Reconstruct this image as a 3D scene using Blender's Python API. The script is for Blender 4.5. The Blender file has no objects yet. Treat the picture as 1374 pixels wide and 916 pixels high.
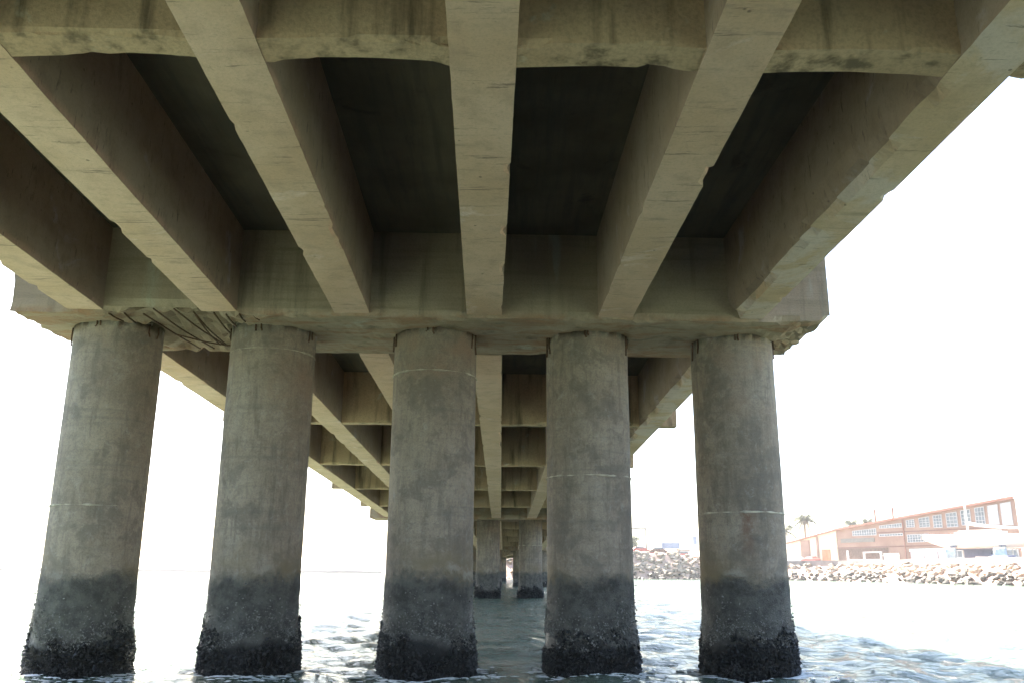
import bpy, bmesh, math, random
import numpy as np
from mathutils import Matrix, Vector

random.seed(7)
SC = bpy.context.scene
COL = SC.collection

# ------------------------------------------------------------------ camera
CAM_H = 1.4
PITCH, ROLL, F_PX = 0.2565, 0.0069, 1169.25
cd = bpy.data.cameras.new('camera')
cd.sensor_width = 36.0
cd.lens = 36.0 * F_PX / 1374.0
cd.clip_start = 0.05
cd.clip_end = 9000
cam = bpy.data.objects.new('camera', cd)
COL.objects.link(cam)
_f = Vector((0, math.cos(PITCH), math.sin(PITCH)))
_r = Vector((1, 0, 0))
_u = _r.cross(_f)
_r2 = _r * math.cos(ROLL) + _u * math.sin(ROLL)
_u2 = _u * math.cos(ROLL) - _r * math.sin(ROLL)
_m = Matrix((_r2, _u2, -_f)).transposed().to_4x4()
_m.translation = (0, 0, CAM_H)
cam.matrix_world = _m
SC.camera = cam

# ------------------------------------------------------------------ world, sun, exposure
SUN = Vector((-0.47, 0.85, 1.0)).normalized()          # towards the sun: front left, high
w = bpy.data.worlds.new('World')
SC.world = w
w.use_nodes = True
nt = w.node_tree
bg = nt.nodes['Background']
sky = nt.nodes.new('ShaderNodeTexSky')
sky.sky_type = 'NISHITA'
sky.sun_disc = False
sky.sun_elevation = math.asin(SUN.z)
sky.sun_rotation = math.atan2(SUN.x, SUN.y)
sky.air_density = 1.0
sky.dust_density = 2.0
sky.ozone_density = 1.0
nt.links.new(sky.outputs[0], bg.inputs[0])
bg.inputs[1].default_value = 0.06
sd = bpy.data.lights.new('sun', 'SUN')
sd.energy = 4.8
sd.angle = math.radians(0.53)
sd.color = (1.0, 0.925, 0.81)
so = bpy.data.objects.new('sun', sd)
so.rotation_euler = SUN.to_track_quat('Z', 'Y').to_euler()
so.location = (-30, 30, 60)
COL.objects.link(so)
SC.view_settings.view_transform = 'Standard'
SC.view_settings.look = 'None'
SC.view_settings.exposure = 3.5
SC.view_settings.gamma = 1.0
SC.view_settings.use_curve_mapping = False
SC.render.engine = 'CYCLES'
SC.cycles.max_bounces = 6
SC.cycles.diffuse_bounces = 4
SC.cycles.glossy_bounces = 3
SC.cycles.volume_bounces = 0
SC.cycles.adaptive_threshold = 0.03
SC.cycles.use_denoising = True

# ------------------------------------------------------------------ numpy noise
def _hash(ix, iy, iz, seed):
    h = (ix.astype(np.int64) * 374761393 + iy.astype(np.int64) * 668265263 + iz.astype(np.int64) * 2147483647 + seed * 1274126177) & 0xFFFFFFFF
    h = ((h ^ (h >> 13)) * 1274126177) & 0xFFFFFFFF
    h = ((h ^ (h >> 16)) * 2246822519) & 0xFFFFFFFF
    return ((h ^ (h >> 15)) & 0xFFFF) / 65535.0

def vnoise(P, seed=0):
    P = np.asarray(P, float)
    i = np.floor(P).astype(np.int64)
    f = P - i
    f = f * f * (3 - 2 * f)
    out = 0
    for dx in (0, 1):
        for dy in (0, 1):
            for dz in (0, 1):
                wgt = (f[:, 0] if dx else 1 - f[:, 0]) * (f[:, 1] if dy else 1 - f[:, 1]) * (f[:, 2] if dz else 1 - f[:, 2])
                out = out + wgt * _hash(i[:, 0] + dx, i[:, 1] + dy, i[:, 2] + dz, seed)
    return out * 2 - 1

def fbm(P, oct=4, seed=0, gain=0.5):
    P = np.asarray(P, float)
    a, s, t = 1.0, 0, 0
    for k in range(oct):
        s = s + a * vnoise(P * 2.03 ** k + 17.3 * k, seed + k)
        t += a
        a *= gain
    return s / t

# ------------------------------------------------------------------ mesh helpers
def mesh_from(name, V, F, mat=None, smooth=False):
    me = bpy.data.meshes.new(name)
    me.from_pydata([tuple(v) for v in V], [], [tuple(f) for f in F])
    me.validate()
    me.update()
    if mat:
        me.materials.append(mat)
    if smooth:
        me.polygons.foreach_set('use_smooth', [True] * len(me.polygons))
    return me

def link(name, me, parent=None, label=None, cat=None, group=None, kind=None):
    o = bpy.data.objects.new(name, me)
    COL.objects.link(o)
    if parent:
        o.parent = parent
    tag(o, label, cat, group, kind)
    return o

def tag(o, label=None, cat=None, group=None, kind=None):
    for k, v in (('label', label), ('category', cat), ('group', group), ('kind', kind)):
        if v:
            o[k] = v
    return o

def empty(name, loc=(0, 0, 0), rz=0, **kw):
    o = bpy.data.objects.new(name, None)
    o.location = loc
    o.rotation_euler = (0, 0, rz)
    o.empty_display_size = 0.3
    COL.objects.link(o)
    return tag(o, **kw)

def box_lists(xs, ys, zs):
    """Closed box surface with grid lines at the listed coordinates."""
    nx, ny, nz = len(xs), len(ys), len(zs)
    idx, V, F = {}, [], []
    def v(i, j, k):
        key = (i, j, k)
        if key not in idx:
            idx[key] = len(V)
            V.append((xs[i], ys[j], zs[k]))
        return idx[key]
    for i in range(nx - 1):
        for j in range(ny - 1):
            F.append((v(i, j, 0), v(i, j + 1, 0), v(i + 1, j + 1, 0), v(i + 1, j, 0)))
            F.append((v(i, j, nz - 1), v(i + 1, j, nz - 1), v(i + 1, j + 1, nz - 1), v(i, j + 1, nz - 1)))
    for i in range(nx - 1):
        for k in range(nz - 1):
            F.append((v(i, 0, k), v(i + 1, 0, k), v(i + 1, 0, k + 1), v(i, 0, k + 1)))
            F.append((v(i, ny - 1, k), v(i, ny - 1, k + 1), v(i + 1, ny - 1, k + 1), v(i + 1, ny - 1, k)))
    for j in range(ny - 1):
        for k in range(nz - 1):
            F.append((v(0, j, k), v(0, j, k + 1), v(0, j + 1, k + 1), v(0, j + 1, k)))
            F.append((v(nx - 1, j, k), v(nx - 1, j + 1, k), v(nx - 1, j + 1, k + 1), v(nx - 1, j, k + 1)))
    return np.array(V, float), F

def box(x0, x1, y0, y1, z0, z1):
    return box_lists([x0, x1], [y0, y1], [z0, z1])

def join(parts):
    V, F, n = [], [], 0
    for v, f in parts:
        v = np.asarray(v, float)
        V.append(v)
        F += [tuple(i + n for i in q) for q in f]
        n += len(v)
    return np.concatenate(V), F

def tube(path, r, seg=8, r_end=None):
    """Round bar along a polyline, capped."""
    P = [Vector(p) for p in path]
    V, F = [], []
    up = Vector((0.31, 0.17, 0.93)).normalized()
    for i, p in enumerate(P):
        t = (P[min(i + 1, len(P) - 1)] - P[max(i - 1, 0)]).normalized()
        a = t.cross(up)
        if a.length < 1e-3:
            a = t.cross(Vector((1, 0, 0)))
        a.normalize()
        b = t.cross(a)
        rr = r if r_end is None else r + (r_end - r) * i / (len(P) - 1)
        for k in range(seg):
            q = 2 * math.pi * k / seg
            V.append(p + (a * math.cos(q) + b * math.sin(q)) * rr)
    for i in range(len(P) - 1):
        for k in range(seg):
            k2 = (k + 1) % seg
            F.append((i * seg + k, i * seg + k2, (i + 1) * seg + k2, (i + 1) * seg + k))
    F.append(tuple(range(seg))[::-1])
    F.append(tuple((len(P) - 1) * seg + k for k in range(seg)))
    return np.array([tuple(v) for v in V]), F

def spaced(a, b, step, edge=None):
    n = max(1, int(round((b - a) / step)))
    L = list(np.linspace(a, b, n + 1))
    if edge and (b - a) > 3 * edge:
        L = [a, a + edge] + [x for x in L if a + 1.4 * edge < x < b - 1.4 * edge] + [b - edge, b]
    return L

# ------------------------------------------------------------------ materials
class NB:
    def __init__(self, name):
        self.m = bpy.data.materials.new(name)
        self.m.use_nodes = True
        self.t = self.m.node_tree
        self.b = self.t.nodes['Principled BSDF']
        self.co = self.t.nodes.new('ShaderNodeTexCoord').outputs['Object']
    def link(self, a, b):
        self.t.links.new(a, b)
    def _set(self, sock, v):
        if hasattr(v, 'default_value') or isinstance(v, bpy.types.NodeSocket):
            self.link(v, sock)
        else:
            sock.default_value = v
    def noise(self, scale=1, detail=5, rough=0.55, stretch=(1, 1, 1), off=(0, 0, 0), co=None, dist=0.0):
        mp = self.t.nodes.new('ShaderNodeMapping')
        mp.inputs['Scale'].default_value = stretch
        mp.inputs['Location'].default_value = off
        self.link(co or self.co, mp.inputs['Vector'])
        n = self.t.nodes.new('ShaderNodeTexNoise')
        n.inputs['Scale'].default_value = scale
        n.inputs['Detail'].default_value = detail
        n.inputs['Roughness'].default_value = rough
        n.inputs['Distortion'].default_value = dist
        self.link(mp.outputs[0], n.inputs['Vector'])
        return n.outputs['Fac']
    def voronoi(self, scale=5, feature='F1', stretch=(1, 1, 1)):
        mp = self.t.nodes.new('ShaderNodeMapping')
        mp.inputs['Scale'].default_value = stretch
        self.link(self.co, mp.inputs['Vector'])
        n = self.t.nodes.new('ShaderNodeTexVoronoi')
        n.feature = feature
        n.inputs['Scale'].default_value = scale
        self.link(mp.outputs[0], n.inputs['Vector'])
        return n.outputs['Distance']
    def ramp(self, fac, lo, hi, a=0.0, b=1.0):
        n = self.t.nodes.new('ShaderNodeMapRange')
        n.interpolation_type = 'SMOOTHSTEP'
        self._set(n.inputs['Value'], fac)
        n.inputs['From Min'].default_value = lo
        n.inputs['From Max'].default_value = hi
        n.inputs['To Min'].default_value = a
        n.inputs['To Max'].default_value = b
        return n.outputs['Result']
    def math(self, op, a, b=0.0):
        n = self.t.nodes.new('ShaderNodeMath')
        n.operation = op
        self._set(n.inputs[0], a)
        self._set(n.inputs[1], b)
        return n.outputs[0]
    def mix(self, fac, a, b, blend='MIX'):
        n = self.t.nodes.new('ShaderNodeMix')
        n.data_type = 'RGBA'
        n.blend_type = blend
        self._set(n.inputs[0], fac)
        for s, v in ((n.inputs[6], a), (n.inputs[7], b)):
            if isinstance(v, (tuple, list)):
                s.default_value = (*v[:3], 1)
            else:
                self.link(v, s)
        return n.outputs[2]
    def xyz(self):
        n = self.t.nodes.new('ShaderNodeSeparateXYZ')
        self.link(self.co, n.inputs[0])
        return n.outputs
    def bump(self, h, strength=0.5, dist=0.02, prev=None):
        n = self.t.nodes.new('ShaderNodeBump')
        n.inputs['Strength'].default_value = strength
        n.inputs['Distance'].default_value = dist
        self.link(h, n.inputs['Height'])
        if prev:
            self.link(prev, n.inputs['Normal'])
        return n.outputs[0]
    def done(self, color, rough=0.85, normal=None, spec=0.35, metal=0.0):
        self._set(self.b.inputs['Base Color'], (*color, 1) if isinstance(color, (tuple, list)) else color)
        self._set(self.b.inputs['Roughness'], rough)
        self.b.inputs['Specular IOR Level'].default_value = spec
        self.b.inputs['Metallic'].default_value = metal
        if normal:
            self.link(normal, self.b.inputs['Normal'])
        return self.m

def plain(name, col, rough=0.7, var=0.12, scale=3.0, spec=0.35, metal=0.0):
    n = NB(name)
    f = n.noise(scale, 4)
    c = n.mix(n.ramp(f, 0.3, 0.7), tuple(x * (1 - var) for x in col), tuple(min(1, x * (1 + var)) for x in col))
    return n.done(c, rough, spec=spec, metal=metal)

def mat_girder(name='girder_concrete', k=(1.0, 1.0, 1.0), pale_at=0.60, pale_col=(0.56, 0.52, 0.42)):
    n = NB(name)
    big = n.noise(0.7, 4, off=(3, 1, 2))
    mid = n.noise(3.5, 6, 0.6)
    fine = n.noise(38, 4, 0.65)
    band = n.noise(1.6, 5, 0.6, stretch=(0.55, 3.2, 1))        # marks running across the beam
    c = n.mix(n.ramp(big, 0.32, 0.68), (0.40, 0.315, 0.185), (0.46, 0.38, 0.245))
    c = n.mix(n.ramp(mid, 0.45, 0.78, 0, 0.8), c, (0.31, 0.245, 0.15))
    c = n.mix(n.ramp(band, 0.60, 0.74, 0, 0.65), c, (0.22, 0.18, 0.12))
    pale = n.noise(1.1, 6, 0.65, off=(9, 4, 0), dist=0.6)
    c = n.mix(n.ramp(pale, pale_at, pale_at + 0.12, 0, 0.7), c, pale_col)
    scr = n.noise(3.0, 6, 0.78, stretch=(0.35, 4.5, 1), off=(2, 6, 0), dist=0.4)
    c = n.mix(n.ramp(scr, 0.58, 0.66, 0, 0.75), c, (0.13, 0.10, 0.07))
    grit = n.noise(13, 5, 0.8, off=(1, 1, 4))
    c = n.mix(n.ramp(grit, 0.52, 0.74, 0, 0.36), c, (0.21, 0.165, 0.10))
    pit = n.voronoi(5.5, stretch=(1, 1, 1))
    pm = n.math('MULTIPLY', n.ramp(pit, 0.05, 0.11, 1, 0), n.ramp(n.noise(1.9, 2, off=(5, 5, 5)), 0.52, 0.6))
    c = n.mix(n.math('MULTIPLY', pm, 0.7), c, (0.10, 0.08, 0.06))
    c = n.mix(n.ramp(fine, 0.4, 0.72, 0, 0.22), c, (0.20, 0.16, 0.11))
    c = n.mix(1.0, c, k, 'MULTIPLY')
    h = n.math('ADD', n.math('MULTIPLY', mid, 0.7), n.math('MULTIPLY', fine, 0.25))
    h = n.math('SUBTRACT', h, n.math('MULTIPLY', pm, 0.6))
    return n.done(c, 0.9, n.bump(h, 0.6, 0.02), 0.25)

def mat_cap():
    n = NB('cap_concrete')
    big = n.noise(0.6, 4)
    board = n.noise(2.2, 4, 0.6, stretch=(0.25, 1, 4.5))
    streak = n.noise(2.4, 5, 0.6, stretch=(1.6, 1.6, 0.12), off=(2, 0, 0))
    fine = n.noise(40, 4, 0.65)
    c = n.mix(n.ramp(big, 0.3, 0.7), (0.35, 0.26, 0.19), (0.45, 0.345, 0.26))
    c = n.mix(n.ramp(board, 0.45, 0.75, 0, 0.6), c, (0.25, 0.20, 0.14))
    c = n.mix(n.ramp(streak, 0.52, 0.72, 0, 0.7), c, (0.16, 0.13, 0.095))
    c = n.mix(n.ramp(n.noise(1.3, 5, 0.6, stretch=(1.4, 1, 0.2), off=(7, 0, 3)), 0.6, 0.7, 0, 0.5), c, (0.46, 0.44, 0.37))
    z = n.xyz()['Z']
    rust = n.math('MULTIPLY', n.ramp(n.noise(1.9, 6, 0.7, stretch=(0.6, 2.2, 1), off=(1, 8, 0), dist=0.5), 0.44, 0.62), n.ramp(z, 4.99, 5.10, 1, 0))
    c = n.mix(n.math('MULTIPLY', rust, 0.75), c, (0.33, 0.17, 0.095))
    c = n.mix(n.ramp(fine, 0.4, 0.7, 0, 0.25), c, (0.15, 0.13, 0.1))
    h = n.math('ADD', n.math('MULTIPLY', board, 0.6), n.math('MULTIPLY', fine, 0.3))
    return n.done(c, 0.9, n.bump(h, 0.6, 0.025), 0.25)

def mat_slab():
    n = NB('soffit_concrete')
    big = n.noise(0.8, 5, 0.6)
    board = n.noise(2.0, 4, 0.6, stretch=(4.5, 0.3, 1))
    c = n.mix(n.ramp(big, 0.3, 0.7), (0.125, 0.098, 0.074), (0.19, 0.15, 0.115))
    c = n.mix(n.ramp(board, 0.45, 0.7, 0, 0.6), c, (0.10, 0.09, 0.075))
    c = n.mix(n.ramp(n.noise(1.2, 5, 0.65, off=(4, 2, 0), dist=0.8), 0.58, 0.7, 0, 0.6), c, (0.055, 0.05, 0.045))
    return n.done(c, 0.92, n.bump(board, 0.4, 0.02), 0.2)

def mat_diaphragm():
    n = NB('diaphragm_concrete')
    big = n.noise(0.9, 5)
    streak = n.noise(2.6, 5, 0.6, stretch=(1.5, 1.5, 0.14))
    fine = n.noise(30, 4, 0.65)
    z = n.xyz()
    c = n.mix(n.ramp(big, 0.3, 0.7), (0.49, 0.33, 0.215), (0.57, 0.40, 0.265))
    c = n.mix(n.ramp(streak, 0.48, 0.68, 0, 0.85), c, (0.12, 0.085, 0.058))
    c = n.mix(n.ramp(n.noise(2.2, 6, 0.65, off=(2, 3, 9), dist=0.5), 0.60, 0.70, 0, 0.7), c, (0.54, 0.47, 0.37))
    c = n.mix(n.ramp(fine, 0.4, 0.7, 0, 0.3), c, (0.14, 0.12, 0.09))
    h = n.math('ADD', n.math('MULTIPLY', n.noise(5, 6, 0.65), 0.7), n.math('MULTIPLY', fine, 0.3))
    return n.done(c, 0.92, n.bump(h, 0.7, 0.025), 0.2)

def mat_column():
    n = NB('column_concrete')
    s = n.xyz()
    z = s['Z']
    big = n.noise(0.9, 5, 0.6)
    streak = n.noise(5.5, 5, 0.72, stretch=(1.7, 1.7, 0.22), dist=0.25)
    rings = n.noise(2.0, 4, 0.6, stretch=(0.3, 0.3, 5.5))
    fine = n.noise(45, 4, 0.7)
    c = n.mix(n.ramp(big, 0.3, 0.7), (0.265, 0.21, 0.158), (0.36, 0.295, 0.228))
    oi = n.t.nodes.new('ShaderNodeObjectInfo')
    rnd = oi.outputs['Random']
    c = n.mix(n.math('MULTIPLY', n.ramp(streak, 0.46, 0.70), n.ramp(rnd, 0, 1, 0.45, 0.9)), c, (0.125, 0.105, 0.088))
    blot = n.noise(1.6, 6, 0.7, off=(6, 2, 8), dist=0.35)
    c = n.mix(n.ramp(blot, 0.50, 0.60, 0, 0.55), c, (0.15, 0.125, 0.105))
    c = n.mix(n.ramp(blot, 0.44, 0.36, 0, 0.5), c, (0.37, 0.31, 0.25))
    mott = n.noise(7.5, 6, 0.8, off=(2, 5, 1), dist=0.5)
    c = n.mix(n.ramp(mott, 0.46, 0.72, 0, 0.45), c, (0.11, 0.094, 0.08))
    c = n.mix(n.ramp(mott, 0.46, 0.33, 0, 0.35), c, (0.42, 0.39, 0.34))
    c = n.mix(n.ramp(n.noise(2.3, 7, 0.7, stretch=(1.2, 1.2, 0.8), off=(4, 1, 6), dist=0.4), 0.60, 0.72, 0, 0.6), c, (0.40, 0.38, 0.345))
    c = n.mix(n.ramp(rings, 0.5, 0.75, 0, 0.45), c, (0.16, 0.145, 0.125))
    c = n.mix(n.math('MULTIPLY', n.ramp(n.noise(0.7, 5, 0.6, off=(8, 8, 1)), 0.52, 0.68), n.ramp(z, 3.2, 4.6)), c, (0.30, 0.21, 0.15))
    c = n.mix(n.ramp(fine, 0.38, 0.72, 0, 0.35), c, (0.10, 0.09, 0.08))
    xx = n.math('ADD', s['X'], n.math('MULTIPLY', n.math('SUBTRACT', streak, 0.5), 0.25))
    run = n.math('MULTIPLY', n.ramp(n.math('ABSOLUTE', n.math('SUBTRACT', xx, 3.50)), 0.03, 0.15, 1, 0), n.math('MULTIPLY', n.ramp(z, 1.35, 2.2), n.ramp(z, 2.22, 2.30, 1, 0)))
    run = n.math('MULTIPLY', run, n.ramp(n.noise(6, 6, 0.75, off=(2, 2, 2)), 0.40, 0.62, 0.1, 0.75))
    c = n.mix(run, c, (0.15, 0.07, 0.042))
    # brown salt stain just above the tide mark, pale line on it, wet zone below
    wob = n.math('MULTIPLY', n.math('SUBTRACT', n.noise(2.2, 6, 0.7), 0.5), 0.6)
    wob2 = n.math('MULTIPLY', n.math('SUBTRACT', n.noise(11, 5, 0.75, off=(3, 3, 3)), 0.5), 0.25)
    zz = n.math('ADD', n.math('ADD', z, wob), wob2)
    c = n.mix(n.math('MULTIPLY', n.ramp(zz, 1.25, 1.95, 1, 0), n.ramp(n.noise(0.8, 4, off=(3, 0, 2)), 0.42, 0.62)), c, (0.20, 0.155, 0.095))
    rim = n.math('MULTIPLY', n.ramp(zz, 1.28, 1.36), n.ramp(zz, 1.36, 1.50, 1, 0))
    c = n.mix(n.math('MULTIPLY', rim, n.ramp(n.noise(1.6, 5, off=(1, 7, 3)), 0.50, 0.70, 0, 0.6)), c, (0.36, 0.34, 0.29))
    wet = n.ramp(zz, 1.16, 1.40, 1, 0)
    alg = n.noise(4.5, 7, 0.72)
    wc = n.mix(n.ramp(alg, 0.35, 0.65), (0.070, 0.066, 0.058), (0.150, 0.140, 0.122))
    spk = n.noise(24, 5, 0.75)
    wc = n.mix(n.math('MULTIPLY', n.ramp(spk, 0.57, 0.66), n.ramp(z, 0.35, 1.0, 1, 0.12)), wc, (0.34, 0.33, 0.30))
    c = n.mix(wet, c, wc)
    mus = n.ramp(n.math('ADD', z, n.math('MULTIPLY', n.math('SUBTRACT', n.noise(1.5, 5, 0.6, off=(0, 3, 0)), 0.5), 0.7)), 0.30, 0.48, 1, 0)
    c = n.mix(mus, c, (0.024, 0.022, 0.020))
    h = n.math('ADD', n.math('MULTIPLY', fine, 0.25), n.math('MULTIPLY', streak, 0.4))
    h2 = n.math('MULTIPLY', n.noise(22, 6, 0.75), wet)
    nb = n.bump(h, 0.5, 0.015)
    nb = n.bump(h2, 1.0, 0.05, nb)
    return n.done(c, n.ramp(zz, 0.5, 1.4, 0.55, 0.9), nb, 0.3)

def mat_water():
    n = NB('turbid_green_water')
    c = n.mix(n.ramp(n.noise(0.05, 4), 0.35, 0.65), (0.084, 0.122, 0.086), (0.102, 0.145, 0.104))
    r1 = n.noise(2.6, 6, 0.62, stretch=(0.75, 1.2, 1), dist=0.3)
    r2 = n.noise(9.0, 5, 0.6, stretch=(0.8, 1.3, 1), off=(3, 2, 0))
    h = n.math('ADD', r1, n.math('MULTIPLY', r2, 0.5))
    m = n.done(c, 0.09, n.bump(h, 1.0, 0.26), 0.30)
    n.b.inputs['IOR'].default_value = 1.333
    return m

def mat_brick():
    n = NB('red_brick')
    br = n.t.nodes.new('ShaderNodeTexBrick')
    br.inputs['Scale'].default_value = 2.0
    br.inputs['Color1'].default_value = (0.225, 0.105, 0.068, 1)
    br.inputs['Color2'].default_value = (0.185, 0.085, 0.056, 1)
    br.inputs['Mortar'].default_value = (0.26, 0.17, 0.13, 1)
    n.link(n.co, br.inputs['Vector'])
    c = n.mix(n.ramp(n.noise(0.3, 4), 0.3, 0.7, 0, 0.5), br.outputs[0], (0.145, 0.072, 0.05))
    return n.done(c, 0.9, spec=0.2)

def mat_rock(name, a, b, rough=0.9):
    n = NB(name)
    oi = n.t.nodes.new('ShaderNodeObjectInfo')
    f = n.noise(2.5, 6, 0.65)
    c = n.mix(n.ramp(f, 0.3, 0.7), a, b)
    c = n.mix(n.math('MULTIPLY', oi.outputs['Random'], 0.55), c, tuple(x * 0.62 for x in a))
    return n.done(c, rough, n.bump(n.noise(6, 6, 0.7), 0.7, 0.08), 0.25)

def mat_leaf(name, a, b):
    n = NB(name)
    c = n.mix(n.ramp(n.noise(1.3, 3), 0.35, 0.65), a, b)
    m = n.done(c, 0.6, spec=0.3)
    return m

M = dict(
    girder=mat_girder('girder_concrete', (1.58, 1.36, 1.62)), girder_edge=mat_girder('repaired_edge_girder_concrete', (1.50, 1.33, 1.5), 0.47, (0.48, 0.445, 0.37)), girder_side=mat_girder('shaded_web_concrete', (0.82, 0.72, 0.90)), cap=mat_cap(), slab=mat_slab(), diaphragm=mat_diaphragm(), column=mat_column(), water=mat_water(), brick=mat_brick(),  # girder_side: darkened copy of the girder concrete, bay shade painted into its colour
    joint=plain('pale_joint_mortar', (0.42, 0.37, 0.29), 0.9, 0.3, 9),
    rebar=plain('rusted_rebar', (0.10, 0.055, 0.033), 0.85, 0.4, 30),
    barnacle=plain('barnacle_shell', (0.19, 0.18, 0.165), 0.8, 0.7, 14),
    mussel=plain('mussel_shell', (0.034, 0.032, 0.031), 0.45, 0.5, 8),
    rock_dry=mat_rock('dry_limestone', (0.22, 0.172, 0.13), (0.34, 0.275, 0.21)),
    rock_wet=mat_rock('tide_stained_limestone', (0.04, 0.032, 0.024), (0.085, 0.068, 0.05), 0.6),
    earth=plain('reddish_earth', (0.48, 0.32, 0.245), 0.95, 0.3, 0.7),
    yard=plain('yard_paving', (0.24, 0.21, 0.18), 0.9, 0.2, 0.4),
    cream=plain('cream_render', (0.55, 0.46, 0.34), 0.85, 0.08, 0.8),
    seawall=plain('sea_wall_concrete', (0.17, 0.145, 0.14), 0.9, 0.25, 0.6),
    roof=plain('terracotta_roofing', (0.20, 0.085, 0.058), 0.85, 0.2, 1.2),
    trim=plain('brown_trim', (0.13, 0.06, 0.045), 0.7),
    wood=plain('orange_door_wood', (0.42, 0.17, 0.075), 0.65),
    white=plain('white_paint', (0.50, 0.49, 0.47), 0.5, 0.05),
    shutter=plain('pale_grey_shutter', (0.33, 0.31, 0.33), 0.6, 0.06),
    gelcoat=plain('white_gelcoat', (0.50, 0.46, 0.42), 0.25, 0.04, 0.6, 0.5),
    stripe=plain('blue_stripe_paint', (0.10, 0.13, 0.24), 0.35),
    antifoul=plain('navy_antifouling', (0.07, 0.08, 0.12), 0.7),
    bluetarp=plain('light_blue_cover', (0.26, 0.34, 0.38), 0.7, 0.2, 2),
    teal=plain('pale_teal_paint', (0.40, 0.58, 0.60), 0.6),
    frame=plain('window_frame_paint', (0.34, 0.34, 0.35), 0.6),
    pane=plain('window_glass', (0.08, 0.105, 0.13), 0.12, 0.3, 0.8, 0.4),
    glazing=plain('white_window_glazing', (0.42, 0.43, 0.44), 0.5, 0.05),  # panes filled with one even whitish colour
    metal=plain('galvanised_metal', (0.42, 0.43, 0.44), 0.45, 0.15, 3, 0.5, 0.6),
    greysign=plain('grey_sign_board', (0.13, 0.12, 0.105), 0.7, 0.15, 2.5),
    dark=plain('dark_timber_recess', (0.10, 0.06, 0.045), 0.85, 0.3),
    red=plain('red_paint', (0.26, 0.055, 0.045), 0.5),
    blueboard=plain('pale_blue_board', (0.20, 0.25, 0.34), 0.5, 0.08),
    bark=plain('palm_bark', (0.20, 0.14, 0.095), 0.95, 0.3, 6),
    frond=mat_leaf('palm_leaf', (0.055, 0.075, 0.028), (0.12, 0.125, 0.055)),
    dryfrond=mat_leaf('dry_palm_leaf', (0.21, 0.155, 0.08), (0.30, 0.23, 0.13)),
    leaf=mat_leaf('tree_leaf', (0.045, 0.065, 0.025), (0.10, 0.115, 0.05)),
    lamppost=plain('dark_lamp_paint', (0.06, 0.06, 0.065), 0.7),
    tyre=plain('black_rubber', (0.02, 0.02, 0.02), 0.8),
    farland=plain('distant_breakwater', (0.07, 0.06, 0.06), 0.95),
    asphalt=plain('asphalt', (0.05, 0.05, 0.05), 0.9),
)
def mat_foam():
    n = NB('sea_foam')
    n.b.inputs['Alpha'].default_value = 1.0
    return n.done((0.72, 0.74, 0.72), 0.7)
M['foam'] = mat_foam()

# ------------------------------------------------------------------ water
_wr = np.random.RandomState(3)
_WAVES = []
for k in range(34):
    lam = 0.30 * (1.085 ** k)
    ang = math.radians(-62) + _wr.randn() * 0.75
    amp = 0.0068 * lam ** 0.95 * (0.6 + 0.8 * _wr.rand())
    _WAVES.append((2 * math.pi / lam, math.cos(ang), math.sin(ang), min(amp, 0.0105), _wr.rand() * 6.28))

def wave_z(X, Y):
    Z = np.zeros_like(X)
    for k, cx, sy, a, ph in _WAVES:
        q = k * (X * cx + Y * sy) + ph
        Z = Z + a * (np.sin(q) + 0.28 * np.cos(2 * q))
    r = np.hypot(X, Y)
    return Z * np.clip(1.15 - r / 260.0, 0.0, 1.0) - 0.05

def build_water():
    rs = [0.0, 1.2]
    while rs[-1] < 3000:
        rs.append(rs[-1] * 1.0115 + 0.004)
    front = np.radians(np.arange(48, 132.01, 0.28))
    back = np.radians(np.arange(134, 408 - 0.1, 2.6))
    th = np.concatenate([front, back])
    nt_, nr = len(th), len(rs) - 1
    R, T = np.meshgrid(np.array(rs[1:]), th, indexing='ij')
    X, Y = R * np.cos(T), R * np.sin(T)
    Z = wave_z(X, Y)
    V = np.concatenate([[[0, 0, 0]], np.stack([X, Y, Z], -1).reshape(-1, 3)])
    F = []
    for j in range(nt_):
        F.append((0, 1 + j, 1 + (j + 1) % nt_))
    i = np.arange(nr - 1)[:, None]
    j = np.arange(nt_)[None, :]
    j2 = (j + 1) % nt_
    q = np.stack([1 + i * nt_ + j, 1 + (i + 1) * nt_ + j, 1 + (i + 1) * nt_ + j2, 1 + i * nt_ + j2], -1).reshape(-1, 4)
    F += [tuple(x) for x in q.tolist()]
    return mesh_from('water', V, F, M['water'], True)
link('water', build_water(), kind='structure', label='choppy turbid green sea water under and beside the bridge')

# ------------------------------------------------------------------ bridge geometry
GS, GW, GD = 1.9416, 0.5216, 1.27           # girder spacing, width, depth below the slab
BENTS = [-22.8, 13.42, 49.7, 86.0, 122.0, 158.0]
END = 188.0
def zb(Y):                                   # girder bottom
    if Y < 86: return 5.032 - 0.0237 * (Y - 12.25)
    return 5.032 - 0.0237 * (86 - 12.25) - 0.0035 * (Y - 86)
def bend(Y):                                 # the far spans curve away to the left
    return -0.0013 * max(0.0, Y - 84.0) ** 2
def xc(Y):                                   # centre line (middle between girders 3 and 4)
    x = -1.381
    if Y < 12.25: return x - 0.0271 * (Y - 12.25)
    if Y < 50: return x - 0.0105 * (Y - 12.25)
    return x - 0.0105 * 37.75 - 0.006 * (Y - 50) + bend(Y)
ROTF = 0.026

bridge = empty('bridge', (0, 0, 0), label='long concrete girder bridge on rows of round columns standing in green water', cat='bridge')

def shear(V, Y0):
    """Box built at centre line x=0 and z relative to girder bottom -> world."""
    W = V.copy()
    Y = V[:, 1] + ROTF * V[:, 0] * np.exp(-((V[:, 1] - Y0) / 9.0) ** 2 * 0)
    W[:, 1] = Y
    W[:, 0] = V[:, 0] + np.array([xc(y) for y in Y])
    W[:, 2] = V[:, 2] + np.array([zb(y) for y in Y])
    return W

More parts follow.
